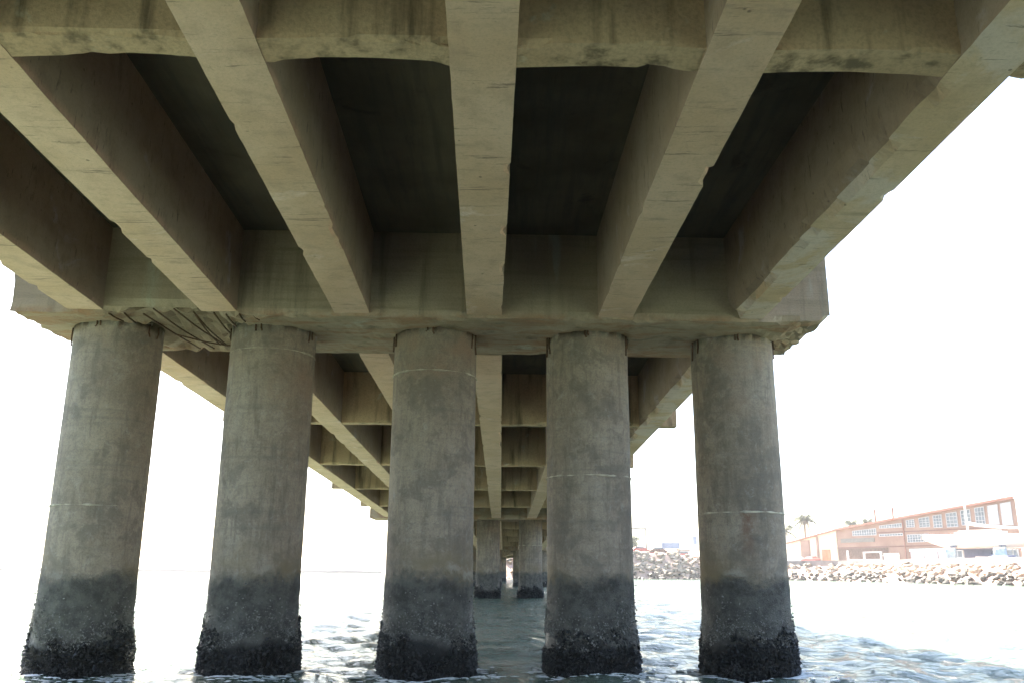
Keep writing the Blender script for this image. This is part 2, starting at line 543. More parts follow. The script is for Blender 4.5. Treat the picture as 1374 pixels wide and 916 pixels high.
def chip_edges(V, x0, x1, z0, seed, amp_l, amp_r, general=0.016, keep=()):
    """Broken lower arrises: pushes the vertices on the two bottom edges inwards by noise."""
    W = V.copy()
    n1 = fbm(np.stack([V[:, 1] * 2.6, V[:, 1] * 0 + 3.3, V[:, 0] * 0], -1), 5, seed)
    n2 = fbm(np.stack([V[:, 1] * 2.6, V[:, 1] * 0 + 9.1, V[:, 0] * 0], -1), 5, seed + 50)
    fine = fbm(np.stack([V[:, 1] * 9, V[:, 0] * 5, V[:, 2] * 5], -1), 3, seed + 9)
    for edge, nn, amp, sgn in ((x0, n1, amp_l, 1), (x1, n2, amp_r, -1)):
        on = (np.abs(V[:, 0] - edge) < 1e-6) & (np.abs(V[:, 2] - z0) < 1e-6)
        thr = -0.22 if amp > 0.15 else 0.27
        d = np.clip(nn - thr, 0, 1) * (0.9 if amp > 0.15 else 3.0) * amp * (1 + 1.2 * np.abs(fine)) + np.abs(fine) * general
        for dy in keep:
            d = d * np.clip((np.abs(V[:, 1] - dy - 0.15) - 0.2) / 0.25, 0.05, 1)
        if amp <= 0.15:
            d = np.where(d > 0.014, d, 0.003)
        d = np.minimum(d, 0.135 if amp > 0.15 else 0.045)
        W[on, 0] += sgn * d[on]
        W[on, 2] += d[on] * 0.85
        nx = (np.abs(V[:, 0] - edge) < 1e-6) & (V[:, 2] > z0 + 1e-6) & (V[:, 2] < z0 + 0.2)
        W[nx, 0] += sgn * d[nx] * 0.35
    W[:, 0] += fine * 0.004
    W[:, 2] += np.where(np.abs(V[:, 2] - z0) < 1e-6, fbm(np.stack([V[:, 1] * 2, V[:, 0] * 3, V[:, 2] * 0], -1), 3, seed + 5) * 0.007, 0)
    return W

CAP_W = 2.25
spans = []
for i in range(len(BENTS)):
    a = BENTS[i] + CAP_W / 2 - 0.02
    b = (BENTS[i + 1] - CAP_W / 2 + 0.02) if i + 1 < len(BENTS) else END
    spans.append((a, b))

for si, (a, b) in enumerate(spans):
    for g in range(6):
        gx = (g - 2.5) * GS
        if si == 0:
            ys = spaced(a, -3.0, 1.5) + spaced(-3.0, b, 0.085)[1:]
        elif si == 1:
            ys = spaced(a, b, 0.22)
        else:
            ys = spaced(a, b, 1.5)
        h = GW / 2
        el = 0.17 if g == 5 else 0.07
        xs = [gx - h, gx - h + el, gx - 0.03, gx + 0.09, gx + h - 0.07, gx + h]
        zs = [0, 0.17 if g == 5 else 0.08, 0.34, 0.7, GD]
        V, F = box_lists(xs, ys, zs)
        V0 = V
        al, ar = 0.03, 0.03
        if g == 5: al, ar = 0.26, 0.02
        if g == 0: al = 0.04
        if si < 2:
            V = chip_edges(V, gx - h, gx + h, 0.0, 31 * si + g * 7 + 1, al, ar, keep=(5.71, 21.0, 28.2, 35.1, 42.4))
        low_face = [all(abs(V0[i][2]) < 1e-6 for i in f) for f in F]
        V = shear(V, b)
        lab = 'edge girder with a long broken lower corner' if (g == 5 and si == 0) else None
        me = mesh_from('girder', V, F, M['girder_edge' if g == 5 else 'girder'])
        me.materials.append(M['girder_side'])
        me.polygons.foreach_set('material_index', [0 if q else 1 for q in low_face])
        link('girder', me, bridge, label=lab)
    # slab and edge parapets
    a2, b2 = BENTS[si], (BENTS[si + 1] if si + 1 < len(BENTS) else END)
    ys = spaced(a2 + 0.01, b2 - 0.01, 1.5)
    V, F = box_lists([-6.25] + spaced(-5.2, 5.2, 0.9) + [6.25], ys, [GD, GD + 0.24])
    link('deck_slab', mesh_from('deck_slab', shear(V, b), F, M['slab']), bridge)
    V, F = box_lists([-5.8, 5.8], ys, [GD + 0.244, GD + 0.3])
    link('road_surface', mesh_from('road_surface', shear(V, b), F, M['asphalt']), bridge)
    for sx in (-1, 1):
        x0, x1 = sorted((sx * 5.82, sx * 6.20))
        V, F = box_lists([x0, x1], ys, [GD + 0.244, GD + 1.05])
        link('parapet', mesh_from('parapet', shear(V, b), F, M['cap']), bridge)
    # diaphragms: one piece per bay and a bracket outside each edge girder
    DYS = {0: (-15.4, -8.3, -1.4, 5.71), 1: (21.0, 28.2, 35.1, 42.4)}.get(si) or [a2 + (b2 - a2) * k / 5 for k in (1, 2, 3, 4)]
    for dy in DYS:
        near = si == 0 and dy > 0
        for bay in range(-1, 6):
            x0 = (bay - 2.5) * GS + GW / 2 - 0.01
            x1 = (bay - 1.5) * GS - GW / 2 + 0.01
            z0 = 0.012
            if bay == -1: x0 = x1 - 0.40
            if bay == 5: x1 = x0 + 0.42
            st = 0.07 if near else (0.25 if si == 1 else 0.8)
            V, F = box_lists(spaced(x0, x1, st), [dy, dy + 0.05, dy + 0.15, dy + 0.25, dy + 0.30], [z0, z0 + 0.06, z0 + 0.4, z0 + 0.8, GD - 0.002])
            if si < 2:
                W = V.copy()
                sd_ = int(dy * 3) + bay * 11 + 200
                u = np.clip((V[:, 0] - x0) / max(0.1, x1 - x0), 0, 1)
                nn = fbm(np.stack([V[:, 0] * 2.3, V[:, 1] * 2 + dy, V[:, 2]], -1), 5, sd_)
                low = np.abs(V[:, 2] - z0) < 1e-6
                for e, s in ((dy, 1), (dy + 0.30, -1)):
                    on = low & (np.abs(V[:, 1] - e) < 1e-6)
                    dd = np.clip(nn - 0.08, 0, 1) * (0.16 if near else 0.07)
                    W[on, 1] += s * dd[on]
                    W[on, 2] += dd[on] * 0.5
                if 0 <= bay < 5:
                    W[low, 2] += (np.sin(np.pi * u[low]) * (0.03 if near else 0.008))
                W[:, 1] += fbm(V * 6, 3, sd_ + 3) * 0.006
                V = W
            V = shear(V, b)
            link('bracket' if bay in (-1, 5) else 'diaphragm', mesh_from('diaphragm', V, F, M['diaphragm']), bridge)

# pier caps ---------------------------------------------------------------
def build_cap(Y0, fine):
    zc = zb(Y0 - CAP_W / 2) - 0.055
    st = 0.09 if fine else 0.8
    x0, x1 = -5.93, 6.22
    xs = spaced(x0, x1, st)
    ys = spaced(Y0 - CAP_W / 2, Y0 + CAP_W / 2, 0.11 if fine else 0.8)
    zs = spaced(0, GD + 0.10, 0.11 if fine else 0.6)
    V, F = box_lists(xs, ys, zs)
    W = V.copy()
    if fine:
        lo = V[:, 2] < 1e-6
        fr = np.abs(V[:, 1] - ys[0]) < 1e-6
        bk = np.abs(V[:, 1] - ys[-1]) < 1e-6
        rt = np.abs(V[:, 0] - x1) < 1e-6
        lf = np.abs(V[:, 0] - x0) < 1e-6
        n = fbm(V * 2.2, 5, 77)
        f2 = fbm(V * 7, 4, 78)
        f3 = fbm(V * 16, 3, 79)
        chip = np.clip(n, 0, 1) * 0.17 + np.abs(f2) * 0.05 + np.abs(f3) * 0.03
        W[lo & fr, 1] += chip[lo & fr] * 0.7
        W[lo & fr, 2] += chip[lo & fr] * 0.5
        W[lo & bk, 1] -= chip[lo & bk] * 0.7
        # broken right end
        rz = np.clip(1 - V[:, 2] / 0.45, 0, 1)
        W[rt, 0] -= (np.minimum(0.42, np.abs(n[rt]) * 0.6 + np.abs(f2[rt]) * 0.9 + np.abs(f3[rt]) * 0.5) + rz[rt] * (0.10 + 1.3 * np.abs(f2[rt])))
        W[rt & lo, 2] += 0.08 + np.abs(f2[rt & lo]) * 0.5 + np.abs(f3[rt & lo]) * 0.3
        e2 = lo & (V[:, 0] > x1 - 0.62) & ~rt
        W[e2, 2] += np.clip((V[e2, 0] - (x1 - 0.62)) / 0.62, 0, 1) * (0.05 + np.abs(f2[e2]) * 0.45)
        W[lf, 0] += np.abs(n[lf]) * 0.05 + rz[lf] * np.abs(f2[lf]) * 0.16 + np.abs(f3[lf]) * 0.05
        W[lf & lo, 2] += np.abs(f2[lf & lo]) * 0.08
        # underside: rough, with the big spall between the first two columns
        inner = lo & ~fr & ~bk
        W[inner, 2] += f2[inner] * 0.03 + f3[inner] * 0.015
        sx = np.exp(-((V[:, 0] + 3.55) / 0.75) ** 4) * np.exp(-((V[:, 1] - (Y0 - 0.25)) / 1.15) ** 4)
        spall = np.clip(sx * 1.15 + f2 * 0.9 * (sx > 0.05), 0, 1.3) * 0.15
        W[lo, 2] += spall[lo] + f3[lo] * 0.07 * (sx[lo] > 0.2)
        sf = np.exp(-((V[:, 0] + 3.75) / 0.72) ** 4) * np.clip(1 - V[:, 2] / 0.2, 0, 1) * fr
        W[:, 1] += sf * 0.13
        sm = np.exp(-((V[:, 0] - 2.6) / 1.3) ** 4) * lo
        W[:, 2] += sm * np.clip(n, 0, 1) * 0.09
        W[fr, 1] += fbm(V[fr] * np.array([1, 1, 6.0]), 3, 81) * 0.007
    X = W[:, 0]
    out = W.copy()
    out[:, 1] = W[:, 1] + ROTF * X
    out[:, 0] = X + xc(Y0)
    out[:, 2] = W[:, 2] + zc
    return mesh_from('pier_cap', out, F, M['cap']), zc

# columns -----------------------------------------------------------------
CR = 0.65
def build_shaft(x, y, z1, fine, seed):
    seg = 72 if fine else 28
    if fine:
        zs = list(np.arange(-1.2, 1.55, 0.045)) + list(np.arange(1.6, z1, 0.18)) + [z1 - 0.06, z1]
    else:
        zs = list(np.arange(-1.2, 1.6, 0.2)) + [1.6, z1]
    zs = np.array(zs)
    th = np.arange(seg) * 2 * math.pi / seg
    Z, T = np.meshgrid(zs, th, indexing='ij')
    P = np.stack([np.cos(T) * CR + x, np.sin(T) * CR + y, Z], -1).reshape(-1, 3)
    n1 = fbm(P * 1.1, 4, seed).reshape(Z.shape)
    n2 = fbm(P * 7, 4, seed + 4).reshape(Z.shape)
    n3 = fbm(P * 15, 3, seed + 8).reshape(Z.shape)
    tide = np.clip((1.30 + n1 * 0.1 - Z) / 0.12, 0, 1)
    low = np.clip((0.62 + n1 * 0.35 - Z) / 0.3, 0, 1)
    R = CR + n1 * 0.006 + n3 * 0.003 + tide * (0.006 + n2 * 0.014) + low * (0.03 + n2 * 0.035 + n3 * 0.02)
    V = np.stack([np.cos(T) * R + x, np.sin(T) * R + y, Z], -1).reshape(-1, 3)
    F = []
    m = len(zs)
    for i in range(m - 1):
        for k in range(seg):
            k2 = (k + 1) % seg
            F.append((i * seg + k, i * seg + k2, (i + 1) * seg + k2, (i + 1) * seg + k))
    F.append(tuple((m - 1) * seg + k for k in range(seg)))
    return mesh_from('column', V, F, M['column'], True)

_OCT_F = [(0, 2, 4), (2, 1, 4), (1, 3, 4), (3, 0, 4), (2, 0, 5), (1, 2, 5), (3, 1, 5), (0, 3, 5)]
def shell_crust(x, y, seed, n, z_fn, size, flat):
    """Many small shells stuck to a round column, one mesh."""
    r = np.random.RandomState(seed)
    V, F = [], []
    for i in range(n):
        t = r.rand() * 6.2832
        zz = z_fn(r, t)
        s = size * (0.45 + 1.1 * r.rand() ** 2)
        ct, st = math.cos(t), math.sin(t)
        low = max(0.0, min(1.0, (0.55 - zz) / 0.3))
        rad = CR + 0.010 + 0.036 * low + r.rand() * 0.028
        c = np.array([x + ct * rad, y + st * rad, zz])
        ax = np.array([ct, st, 0.0])
        a = r.rand() * 3.1416
        tang = np.array([-st * math.cos(a), ct * math.cos(a), math.sin(a)])
        bi = np.cross(ax, tang)
        n0 = len(V)
        L, Wd, H = s * (1.1 + 0.8 * r.rand()), s * (0.6 + 0.5 * r.rand()), s * flat * (0.6 + 0.8 * r.rand())
        ax = ax + tang * (r.rand() - 0.5) * 0.9
        for q in (c + tang * L, c - tang * L, c + bi * Wd, c - bi * Wd, c + ax * H, c - ax * H):
            V.append(q)
        F += [tuple(n0 + k for k in f) for f in _OCT_F]
    return V, F

def ring_mesh(x, y, z, seed):
    seg = 72
    th = np.arange(seg) * 2 * math.pi / seg
    P = np.stack([np.cos(th) * 2 + x, np.sin(th) * 2 + y, th * 0 + z], -1)
    wob = fbm(P * 1.2, 4, seed) * 0.012
    gap = np.clip(fbm(P * 2.4, 5, seed + 3) * 2.8 + 0.55, 0.0, 1.0)
    V, F = [], []
    for k in range(seg):
        hgt = 0.019 * gap[k] + 0.001 * (1 + 0.5 * math.sin(k * 1.7 + seed))
        for dr, dz in ((-0.012, -hgt), (0.004 + 0.010 * gap[k], -hgt * 0.6), (0.004 + 0.010 * gap[k], hgt * 0.6), (-0.012, hgt)):
            R = CR + dr
            V.append((x + math.cos(th[k]) * R, y + math.sin(th[k]) * R, z + wob[k] + dz))
    for k in range(seg):
        k2 = (k + 1) % seg
        for q in range(4):
            q2 = (q + 1) % 4
            F.append((k * 4 + q, k2 * 4 + q, k2 * 4 + q2, k * 4 + q2))
    return mesh_from('joint_ring', V, F, M['joint'])

NEAR_COLS = [(-6.17, 13.25, 2.27), (-3.77, 13.37, 4.62), (-1.215, 13.50, 4.33), (1.205, 13.63, 2.78), (3.565, 13.76, 2.26)]
for bi, Y0 in enumerate(BENTS):
    fine = bi == 1
    me, zc = build_cap(Y0, fine)
    capo = link('pier_cap', me, bridge, label='pier cap with a spalled underside and bare rusty bars' if fine else None)
    for ci in range(5):
        if fine:
            x, y, zr = NEAR_COLS[ci]
        else:
            x = (-1.25 - 0.006 * max(0, Y0 - 50)) + bend(Y0) + (ci - 2) * 2.36
            y = Y0 + 0.026 * (ci - 2) * 2.36
            zr = [2.3, 3.0, 0, 2.75, 0][ci] if bi == 2 else 0
        c = link('column', build_shaft(x, y, zc + 0.10, fine, 300 + 13 * bi + ci), bridge)
        if zr:
            link('joint_ring', ring_mesh(x, y, min(zr, zc - 0.2), 40 + ci + bi * 7), c)
        if fine or bi == 2:
            ln = np.random.RandomState(900 + ci).rand(8) * 6.28
            def zb_(r, t):
                return 0.40 + 0.12 * math.sin(t * 3 + ln[0]) + abs(r.randn()) * 0.17 + (0.5 * r.rand() if r.rand() < 0.12 else 0)
            def zm_(r, t):
                return 0.46 + 0.13 * math.sin(t * 2 + ln[1]) + 0.08 * math.sin(t * 5 + ln[2]) + 0.05 * math.sin(t * 11 + ln[3]) - 0.75 * r.rand() ** 0.9
            k = 1.0 if fine else 0.35
            V, F = shell_crust(x, y, 500 + ci + 31 * bi, int(2600 * k), zb_, 0.0095, 1.2)
            link('barnacle_crust', mesh_from('barnacle_crust', V, F, M['barnacle']), c, kind='stuff')
            V, F = shell_crust(x, y, 600 + ci + 31 * bi, int(4200 * k), zm_, 0.018 if fine else 0.035, 1.3)
            link('mussel_collar', mesh_from('mussel_collar', V, F, M['mussel']), c, kind='stuff')
    if fine:
        bars = [
            [(-5.40, 12.25, 4.99), (-5.33, 12.6, 4.93), (-5.30, 13.0, 4.91), (-5.20, 14.1, 4.94)],
            [(-5.25, 12.22, 5.06), (-5.21, 12.6, 4.93), (-5.18, 13.0, 4.88), (-4.95, 14.05, 4.93)],
            [(-4.95, 12.22, 5.06), (-4.93, 12.6, 4.95), (-4.86, 13.2, 4.92), (-4.72, 13.95, 4.95)],
            [(-4.69, 12.3, 5.04), (-4.72, 12.7, 4.92), (-4.73, 13.1, 4.87), (-4.66, 13.85, 4.92)],
            [(-4.39, 12.3, 5.03), (-4.41, 12.6, 4.93), (-4.42, 13.0, 4.89), (-4.42, 13.4, 4.95)],
            [(-4.20, 12.28, 5.0), (-4.21, 12.45, 4.93), (-4.22, 12.7, 4.93), (-4.24, 12.95, 4.99)],
            [(-5.92, 12.27, 5.0), (-5.88, 12.35, 4.92), (-5.84, 12.6, 4.97)],
            [(-5.68, 12.25, 5.0), (-5.69, 12.4, 4.92), (-5.70, 12.7, 4.98)],
            [(-4.0, 12.27, 5.0), (-4.01, 12.4, 4.92), (-4.01, 12.6, 4.98)],
            [(-3.8, 12.27, 4.99), (-3.78, 12.36, 4.93), (-3.77, 12.5, 4.98)],
            [(-5.18, 13.0, 4.88), (-5.26, 13.66, 4.90), (-5.16, 14.0, 4.91), (-4.64, 14.02, 4.91), (-4.3, 14.05, 4.94)],
            [(-4.67, 12.35, 5.0), (-4.77, 12.87, 4.89), (-4.82, 13.64, 4.90), (-4.80, 13.9, 4.95)],
        ]
        for p in bars:
            a_, b_ = Vector(p[0]), Vector(p[-1])
            m_ = sum((Vector(q) for q in p), Vector()) / len(p)
            p = [a_, a_.lerp(b_, 0.3).lerp(m_, 0.45), a_.lerp(b_, 0.62).lerp(m_, 0.45), b_]
            V, F = tube(p, 0.0125, 6)
            link('rebar', mesh_from('rebar', V, F, M['rebar'], True), capo)
        # starter bars showing where the column heads meet the cap
        rr = random.Random(5)
        for (x, y, _z) in NEAR_COLS:
            for da in (-2.95, -2.75, -1.72, -1.58, -0.42, -0.22):
                a = da + rr.uniform(-0.06, 0.06)
                px, py = x + math.cos(a) * (CR + 0.012), y + math.sin(a) * (CR + 0.012)
                dz = rr.uniform(0.10, 0.30) if abs(da + 1.6) > 0.5 else rr.uniform(0.05, 0.10)
                V, F = tube([(px, py, 5.02), (px + rr.uniform(-.01, .01), py, 4.97 - dz * 0.5), (px + rr.uniform(-.02, .02), py, 4.97 - dz)], 0.013, 6)
                link('starter_bar', mesh_from('starter_bar', V, F, M['rebar'], True), capo)

# foam where the columns break the water -----------------------------------
def build_foam():
    V, F = [], []
    r = np.random.RandomState(12)
    pts = []
    for (x, y, _z) in NEAR_COLS:
        for i in range(230):
            t = r.rand() * 6.2832
            d = CR + 0.06 + abs(r.randn()) * 0.13
            pts.append((x + math.cos(t) * d, y + math.sin(t) * d, 0.012 + 0.03 * r.rand()))
        for i in range(60):                       # drifting streak behind
            pts.append((x + r.randn() * 0.5 + 0.5, y - 0.9 + r.randn() * 0.25, 0.010 + 0.022 * r.rand()))
    P = np.array(pts)
    Z = wave_z(P[:, 0], P[:, 1])
    for (x, y, s), z in zip(pts, Z):
        n0 = len(V)
        a0 = r.rand() * 6.28
        el = 1 + r.rand() * 2.2
        for k in range(6):
            a = a0 + k * 1.0472
            q = s * (0.7 + 0.6 * r.rand())
            V.append((x + math.cos(a) * q * el, y + math.sin(a) * q, z + 0.004))
        V.append((x, y, z + 0.012))
        F += [(n0 + k, n0 + (k + 1) % 6, n0 + 6) for k in range(6)]
    return mesh_from('foam', V, F, M['foam'])
link('foam', build_foam(), kind='stuff', label='white foam flecks lapping round the column feet')

# ------------------------------------------------------------------ shore
SHORE = [(-22, 420), (-18, 260), (-15, 195), (-10, 179), (0, 173), (12, 171), (24, 172), (36, 174), (47, 176), (54, 172), (57.5, 164), (59.5, 152), (61.3, 139), (63, 125), (64.2, 112), (66, 92), (70, 40), (80, -60)]
def resample(pts, step):
    P = [np.array(p, float) for p in pts]
    out = [P[0]]
    for a, b in zip(P, P[1:]):
        L = np.linalg.norm(b - a)
        k = max(1, int(L / step))
        for i in range(1, k + 1):
            out.append(a + (b - a) * i / k)
    return np.array(out)
SH = resample(SHORE, 2.0)
for _ in range(3):
    SH[1:-1] = 0.25 * SH[:-2] + 0.5 * SH[1:-1] + 0.25 * SH[2:]
_t = np.gradient(SH, axis=0)
_t /= np.linalg.norm(_t, axis=1)[:, None]
NRM = np.stack([-_t[:, 1], _t[:, 0]], -1)           # landward
def bank_z(X):
    return 2.65 + 2.2 * max(0.0, min(1.0, (43 - X) / 9.0))
def build_bank():
    offs = [-4, -1.5, 0, 1.5, 3.0, 4.6, 6.5, 9.0]
    V, F = [], []
    r = np.random.RandomState(4)
    for i in range(len(SH)):
        bz = bank_z(SH[i, 0])
        for j, o in enumerate(offs):
            p = SH[i] + NRM[i] * o
            z = [-1.6, -0.8, -0.15, 0.30 * bz, 0.62 * bz, 0.95 * bz, bz, bz][j]
            V.append((p[0], p[1], z + (r.rand() - 0.5) * 0.12 * (j < 6)))
    n = len(offs)
    for i in range(len(SH) - 1):
        for j in range(n - 1):
            F.append((i * n + j, (i + 1) * n + j, (i + 1) * n + j + 1, i * n + j + 1))
    return mesh_from('shore_bank', V, F, M['earth'])
link('shore_bank', build_bank(), kind='structure', label='earth bank rising from the water on the far shore')

def build_ground():
    V, F = [], []
    for i in range(len(SH)):
        p = SH[i] + NRM[i] * 8.9
        bz = bank_z(SH[i, 0]) - 0.03
        V.append((p[0], p[1], bz))
        q = p + np.array([0.0, 0.0])
        k = np.array([120.0, 330.0])
        q = p + (k - p) * 0.55 if p[1] > 100 else np.array([260.0, p[1]])
        V.append((q[0], q[1], 2.62 if SH[i, 0] > 43 else bz))
    for i in range(len(SH) - 1):
        F.append((2 * i, 2 * i + 2, 2 * i + 3, 2 * i + 1))
    return mesh_from('ground', V, F, M['yard'])
link('ground', build_ground(), kind='structure', label='paved boatyard ground behind the sea wall')

# boulders -----------------------------------------------------------------
def rock_mesh(seed, mat):
    r = random.Random(seed)
    bm = bmesh.new()
    for i in range(15):
        v = Vector((r.gauss(0, 1), r.gauss(0, 1), r.gauss(0, 1))).normalized()
        v *= r.uniform(0.8, 1.0)
        bm.verts.new((v.x * 0.62, v.y * 0.48, v.z * 0.36))
    bmesh.ops.convex_hull(bm, input=bm.verts)
    bmesh.ops.delete(bm, geom=[v for v in bm.verts if not v.link_faces], context='VERTS')
    bmesh.ops.bevel(bm, geom=list(bm.edges), offset=0.03, segments=1, affect='EDGES', profile=0.6)
    me = bpy.data.meshes.new('boulder')
    bm.to_mesh(me)
    bm.free()
    me.materials.append(mat)
    return me
DRY = [rock_mesh(i, M['rock_dry']) for i in range(8)]
WET = [rock_mesh(20 + i, M['rock_wet']) for i in range(8)]
def place_rocks():
    r = random.Random(21)
    seen, rest = [], []
    for i in range(len(SH) - 1):
        x, y = SH[i]
        if y > 230 or y < 60: continue
        in_view = (x > 19 and y > 108)
        for k in range((30 if x < 46 else 11) if in_view else 6):
            o = r.uniform(-0.9, 5.2)
            u = r.random()
            p = SH[i] * (1 - u) + SH[i + 1] * u + NRM[i] * o
            bz = bank_z(p[0])
            z = max(-0.2, min(bz, (o + 0.3) / 5.0 * bz)) + r.uniform(-0.05, 0.18)
            s = r.uniform(0.6, 1.7)
            wet = z < (1.25 if p[0] > 46 else 1.0) + r.uniform(-0.3, 0.3)
            (seen if in_view and s > 0.9 else rest).append((p[0], p[1], z, s, wet, (r.uniform(-.4, .4), r.uniform(-.4, .4), r.uniform(0, 6.28)), r.randrange(8)))
    seen.sort(key=lambda q: -q[3] / math.hypot(q[0], q[1]))
    rest += seen[560:]
    seen = seen[:560]
    return seen, rest
seen, rest = place_rocks()
nd = nw = 0
for (x, y, z, s, wet, rot, k) in seen:
    if wet and nw >= 160 or (not wet) and nd >= 138:
        rest.append((x, y, z, s, wet, rot, k)); continue
    if wet: nw += 1
    else: nd += 1
    o = link('boulder', (WET if wet else DRY)[k],
             label='dark tide-stained boulder in the lower course of the riprap along the far shore' if wet else 'pale dry boulder in the upper course of the riprap along the far shore',
             cat='boulder', group='dark boulders at the waterline of the far shore' if wet else 'pale boulders on the bank of the far shore')
    o.location = (x, y, z)
    o.rotation_euler = rot
    o.scale = (s, s, s)
V, F, RM = [], [], []
from mathutils import Euler
for (x, y, z, s, wet, rot, k) in rest:
    me = (WET if wet else DRY)[k]
    mm = Matrix.Translation((x, y, z)) @ Euler(rot).to_matrix().to_4x4() @ Matrix.Scale(s, 4)
    n0 = len(V)
    V += [tuple(mm @ v.co) for v in me.vertices]
    F += [tuple(n0 + i for i in p.vertices) for p in me.polygons]
    RM += [1 if wet else 0] * len(me.polygons)
rme = mesh_from('riprap', V, F, M['rock_dry'])
rme.materials.append(M['rock_wet'])
if len(rme.polygons) == len(RM):
    rme.polygons.foreach_set('material_index', RM)
link('riprap', rme, kind='stuff', label='smaller riprap stones filling the shore bank')

# sea wall: jointed concrete lengths along the top of the bank
sw = empty('sea_wall', (58, 178, 2.6), label='long low grey concrete sea wall along the top of the boulder bank', cat='sea wall')
idx = [i for i in range(len(SH)) if SH[i, 0] > 41.5 and SH[i, 1] > 60]
for a, b in zip(idx[:-1:3], idx[3::3]):
    pa, pb = SH[a] + NRM[a] * 5.0, SH[b] + NRM[b] * 5.0
    qa, qb = SH[a] + NRM[a] * 5.45, SH[b] + NRM[b] * 5.45
    e = (pb - pa) / np.linalg.norm(pb - pa) * 0.02
    z0, z1 = 1.9, 3.62 + 0.03 * math.sin(a)
    V = [(*(pa + e), z0), (*(pb - e), z0), (*(qb - e), z0), (*(qa + e), z0), (*(pa + e), z1), (*(pb - e), z1), (*(qb - e), z1), (*(qa + e), z1)]
    V = [(v[0] - 58, v[1] - 178, v[2] - 2.6) for v in V]
    F = [(3, 2, 1, 0), (4, 5, 6, 7), (0, 1, 5, 4), (1, 2, 6, 5), (2, 3, 7, 6), (3, 0, 4, 7)]
    link('wall_panel', mesh_from('wall_panel', V, F, M['seawall']), sw)

# ------------------------------------------------------------------ boat shed
FA, FB = np.array([64.0, 205.0]), np.array([87.0, 152.0])
FL = float(np.linalg.norm(FB - FA))
_fd = (FB - FA) / FL
shed = empty('boat_shed', (FA[0], FA[1], 2.6), math.atan2(_fd[1], _fd[0]), label='red brick boat shed with a sloping roofline and tall windows behind the sea wall', cat='building')
# local axes: x along the facade to the right, -y towards the water, z up from 2.6
def lbox(x0, x1, y0, y1, z0, z1):
    return box(x0, x1, y0, y1, z0, z1)
def lpart(name, geo, mat, parent=None, label=None, smooth=False):
    return link(name, mesh_from(name, geo[0], geo[1], mat, smooth), parent or shed, label=label)
G0 = 2.6                                             # ground level of the yard
def roof_z(s):
    if s < 14.94: return 5.25 + (7.55 - 5.25) * s / 14.94
    return 7.55 + (11.40 - 7.55) * (s - 14.94) / (57.6 - 14.94)
def prism(s0, s1, y0, y1, zt, s1b=None):
    """Block under a sloping top; s1b sets the back right corner."""
    sb = s1 if s1b is None else s1b
    V = [(s0, y0, 0), (s1, y0, 0), (sb, y1, 0), (s0, y1, 0), (s0, y0, zt(s0)), (s1, y0, zt(s1)), (sb, y1, zt(sb)), (s0, y1, zt(s0))]
    F = [(3, 2, 1, 0), (4, 5, 6, 7), (0, 1, 5, 4), (1, 2, 6, 5), (2, 3, 7, 6), (3, 0, 4, 7)]
    return np.array(V, float), F
lpart('wall', prism(14.96, 57.6, 0.0, 24.0, roof_z, 38.0), M['brick'])
lpart('wall', prism(0.0, 14.94, 0.05, 18.0, roof_z), M['cream'], label='cream rendered low end wall')
def fold_roof(s0, s1, y0, y1, th=0.38, sb=None):
    sb = s1 if sb is None else sb
    V = [(s0, y0, roof_z(s0) + 0.004), (s1, y0, roof_z(s1) + 0.004), (sb, y1, roof_z(sb) + 0.004), (s0, y1, roof_z(s0) + 0.004)]
    V += [(x, y, z + th) for x, y, z in V]
    F = [(3, 2, 1, 0), (4, 5, 6, 7), (0, 1, 5, 4), (1, 2, 6, 5), (2, 3, 7, 6), (3, 0, 4, 7)]
    return np.array(V, float), F
rf = lpart('roof', fold_roof(14.98, 57.9, -0.7, 24.6, 0.38, 37.5), M['roof'])
lpart('roof', fold_roof(-0.6, 14.95, -0.55, 18.5, 0.28), M['roof'])
for s, top in ((22.7, 11.35), (27.45, 11.45)):
    V, F = tube([(s, 3.5, roof_z(s)), (s, 3.5, top)], 0.19, 10)
    V2, F2 = tube([(s, 3.5, top + 0.02), (s, 3.5, top + 0.28)], 0.27, 10)
    lpart('flue', join([(V, F), (V2, F2)]), M['roof'], rf)
# brick pilasters, base and orange door on the cream end
for s0, s1 in ((3.7, 6.5), (8.7, 9.25)):
    lpart('pilaster', lbox(s0, s1, -0.12, 0.045, 0, roof_z(s0) - 0.05), M['brick'])
lpart('pilaster', lbox(14.55, 14.93, -0.16, 0.045, 0, roof_z(14.5) - 0.05), M['cream'])
dr = lpart('door', lbox(10.2, 12.65, -0.06, 0.048, 0, 3.65), M['wood'], label='orange timber double door')
lpart('leaf_panel', lbox(10.35, 11.38, -0.10, -0.062, 0.2, 3.45), M['wood'], dr)
lpart('leaf_panel', lbox(11.47, 12.50, -0.10, -0.062, 0.2, 3.45), M['wood'], dr)
lpart('horizontal_band', lbox(15.0, 57.5, -0.10, -0.004, 3.78, 4.02), M['trim'])
lpart('horizontal_band', lbox(26.3, 57.5, -0.09, -0.004, 6.58, 6.78), M['trim'])
V, F = tube([(33.1, -0.16, 0.1), (33.1, -0.16, 9.0)], 0.11, 8)
lpart('downpipe', (V, F), M['roof'])
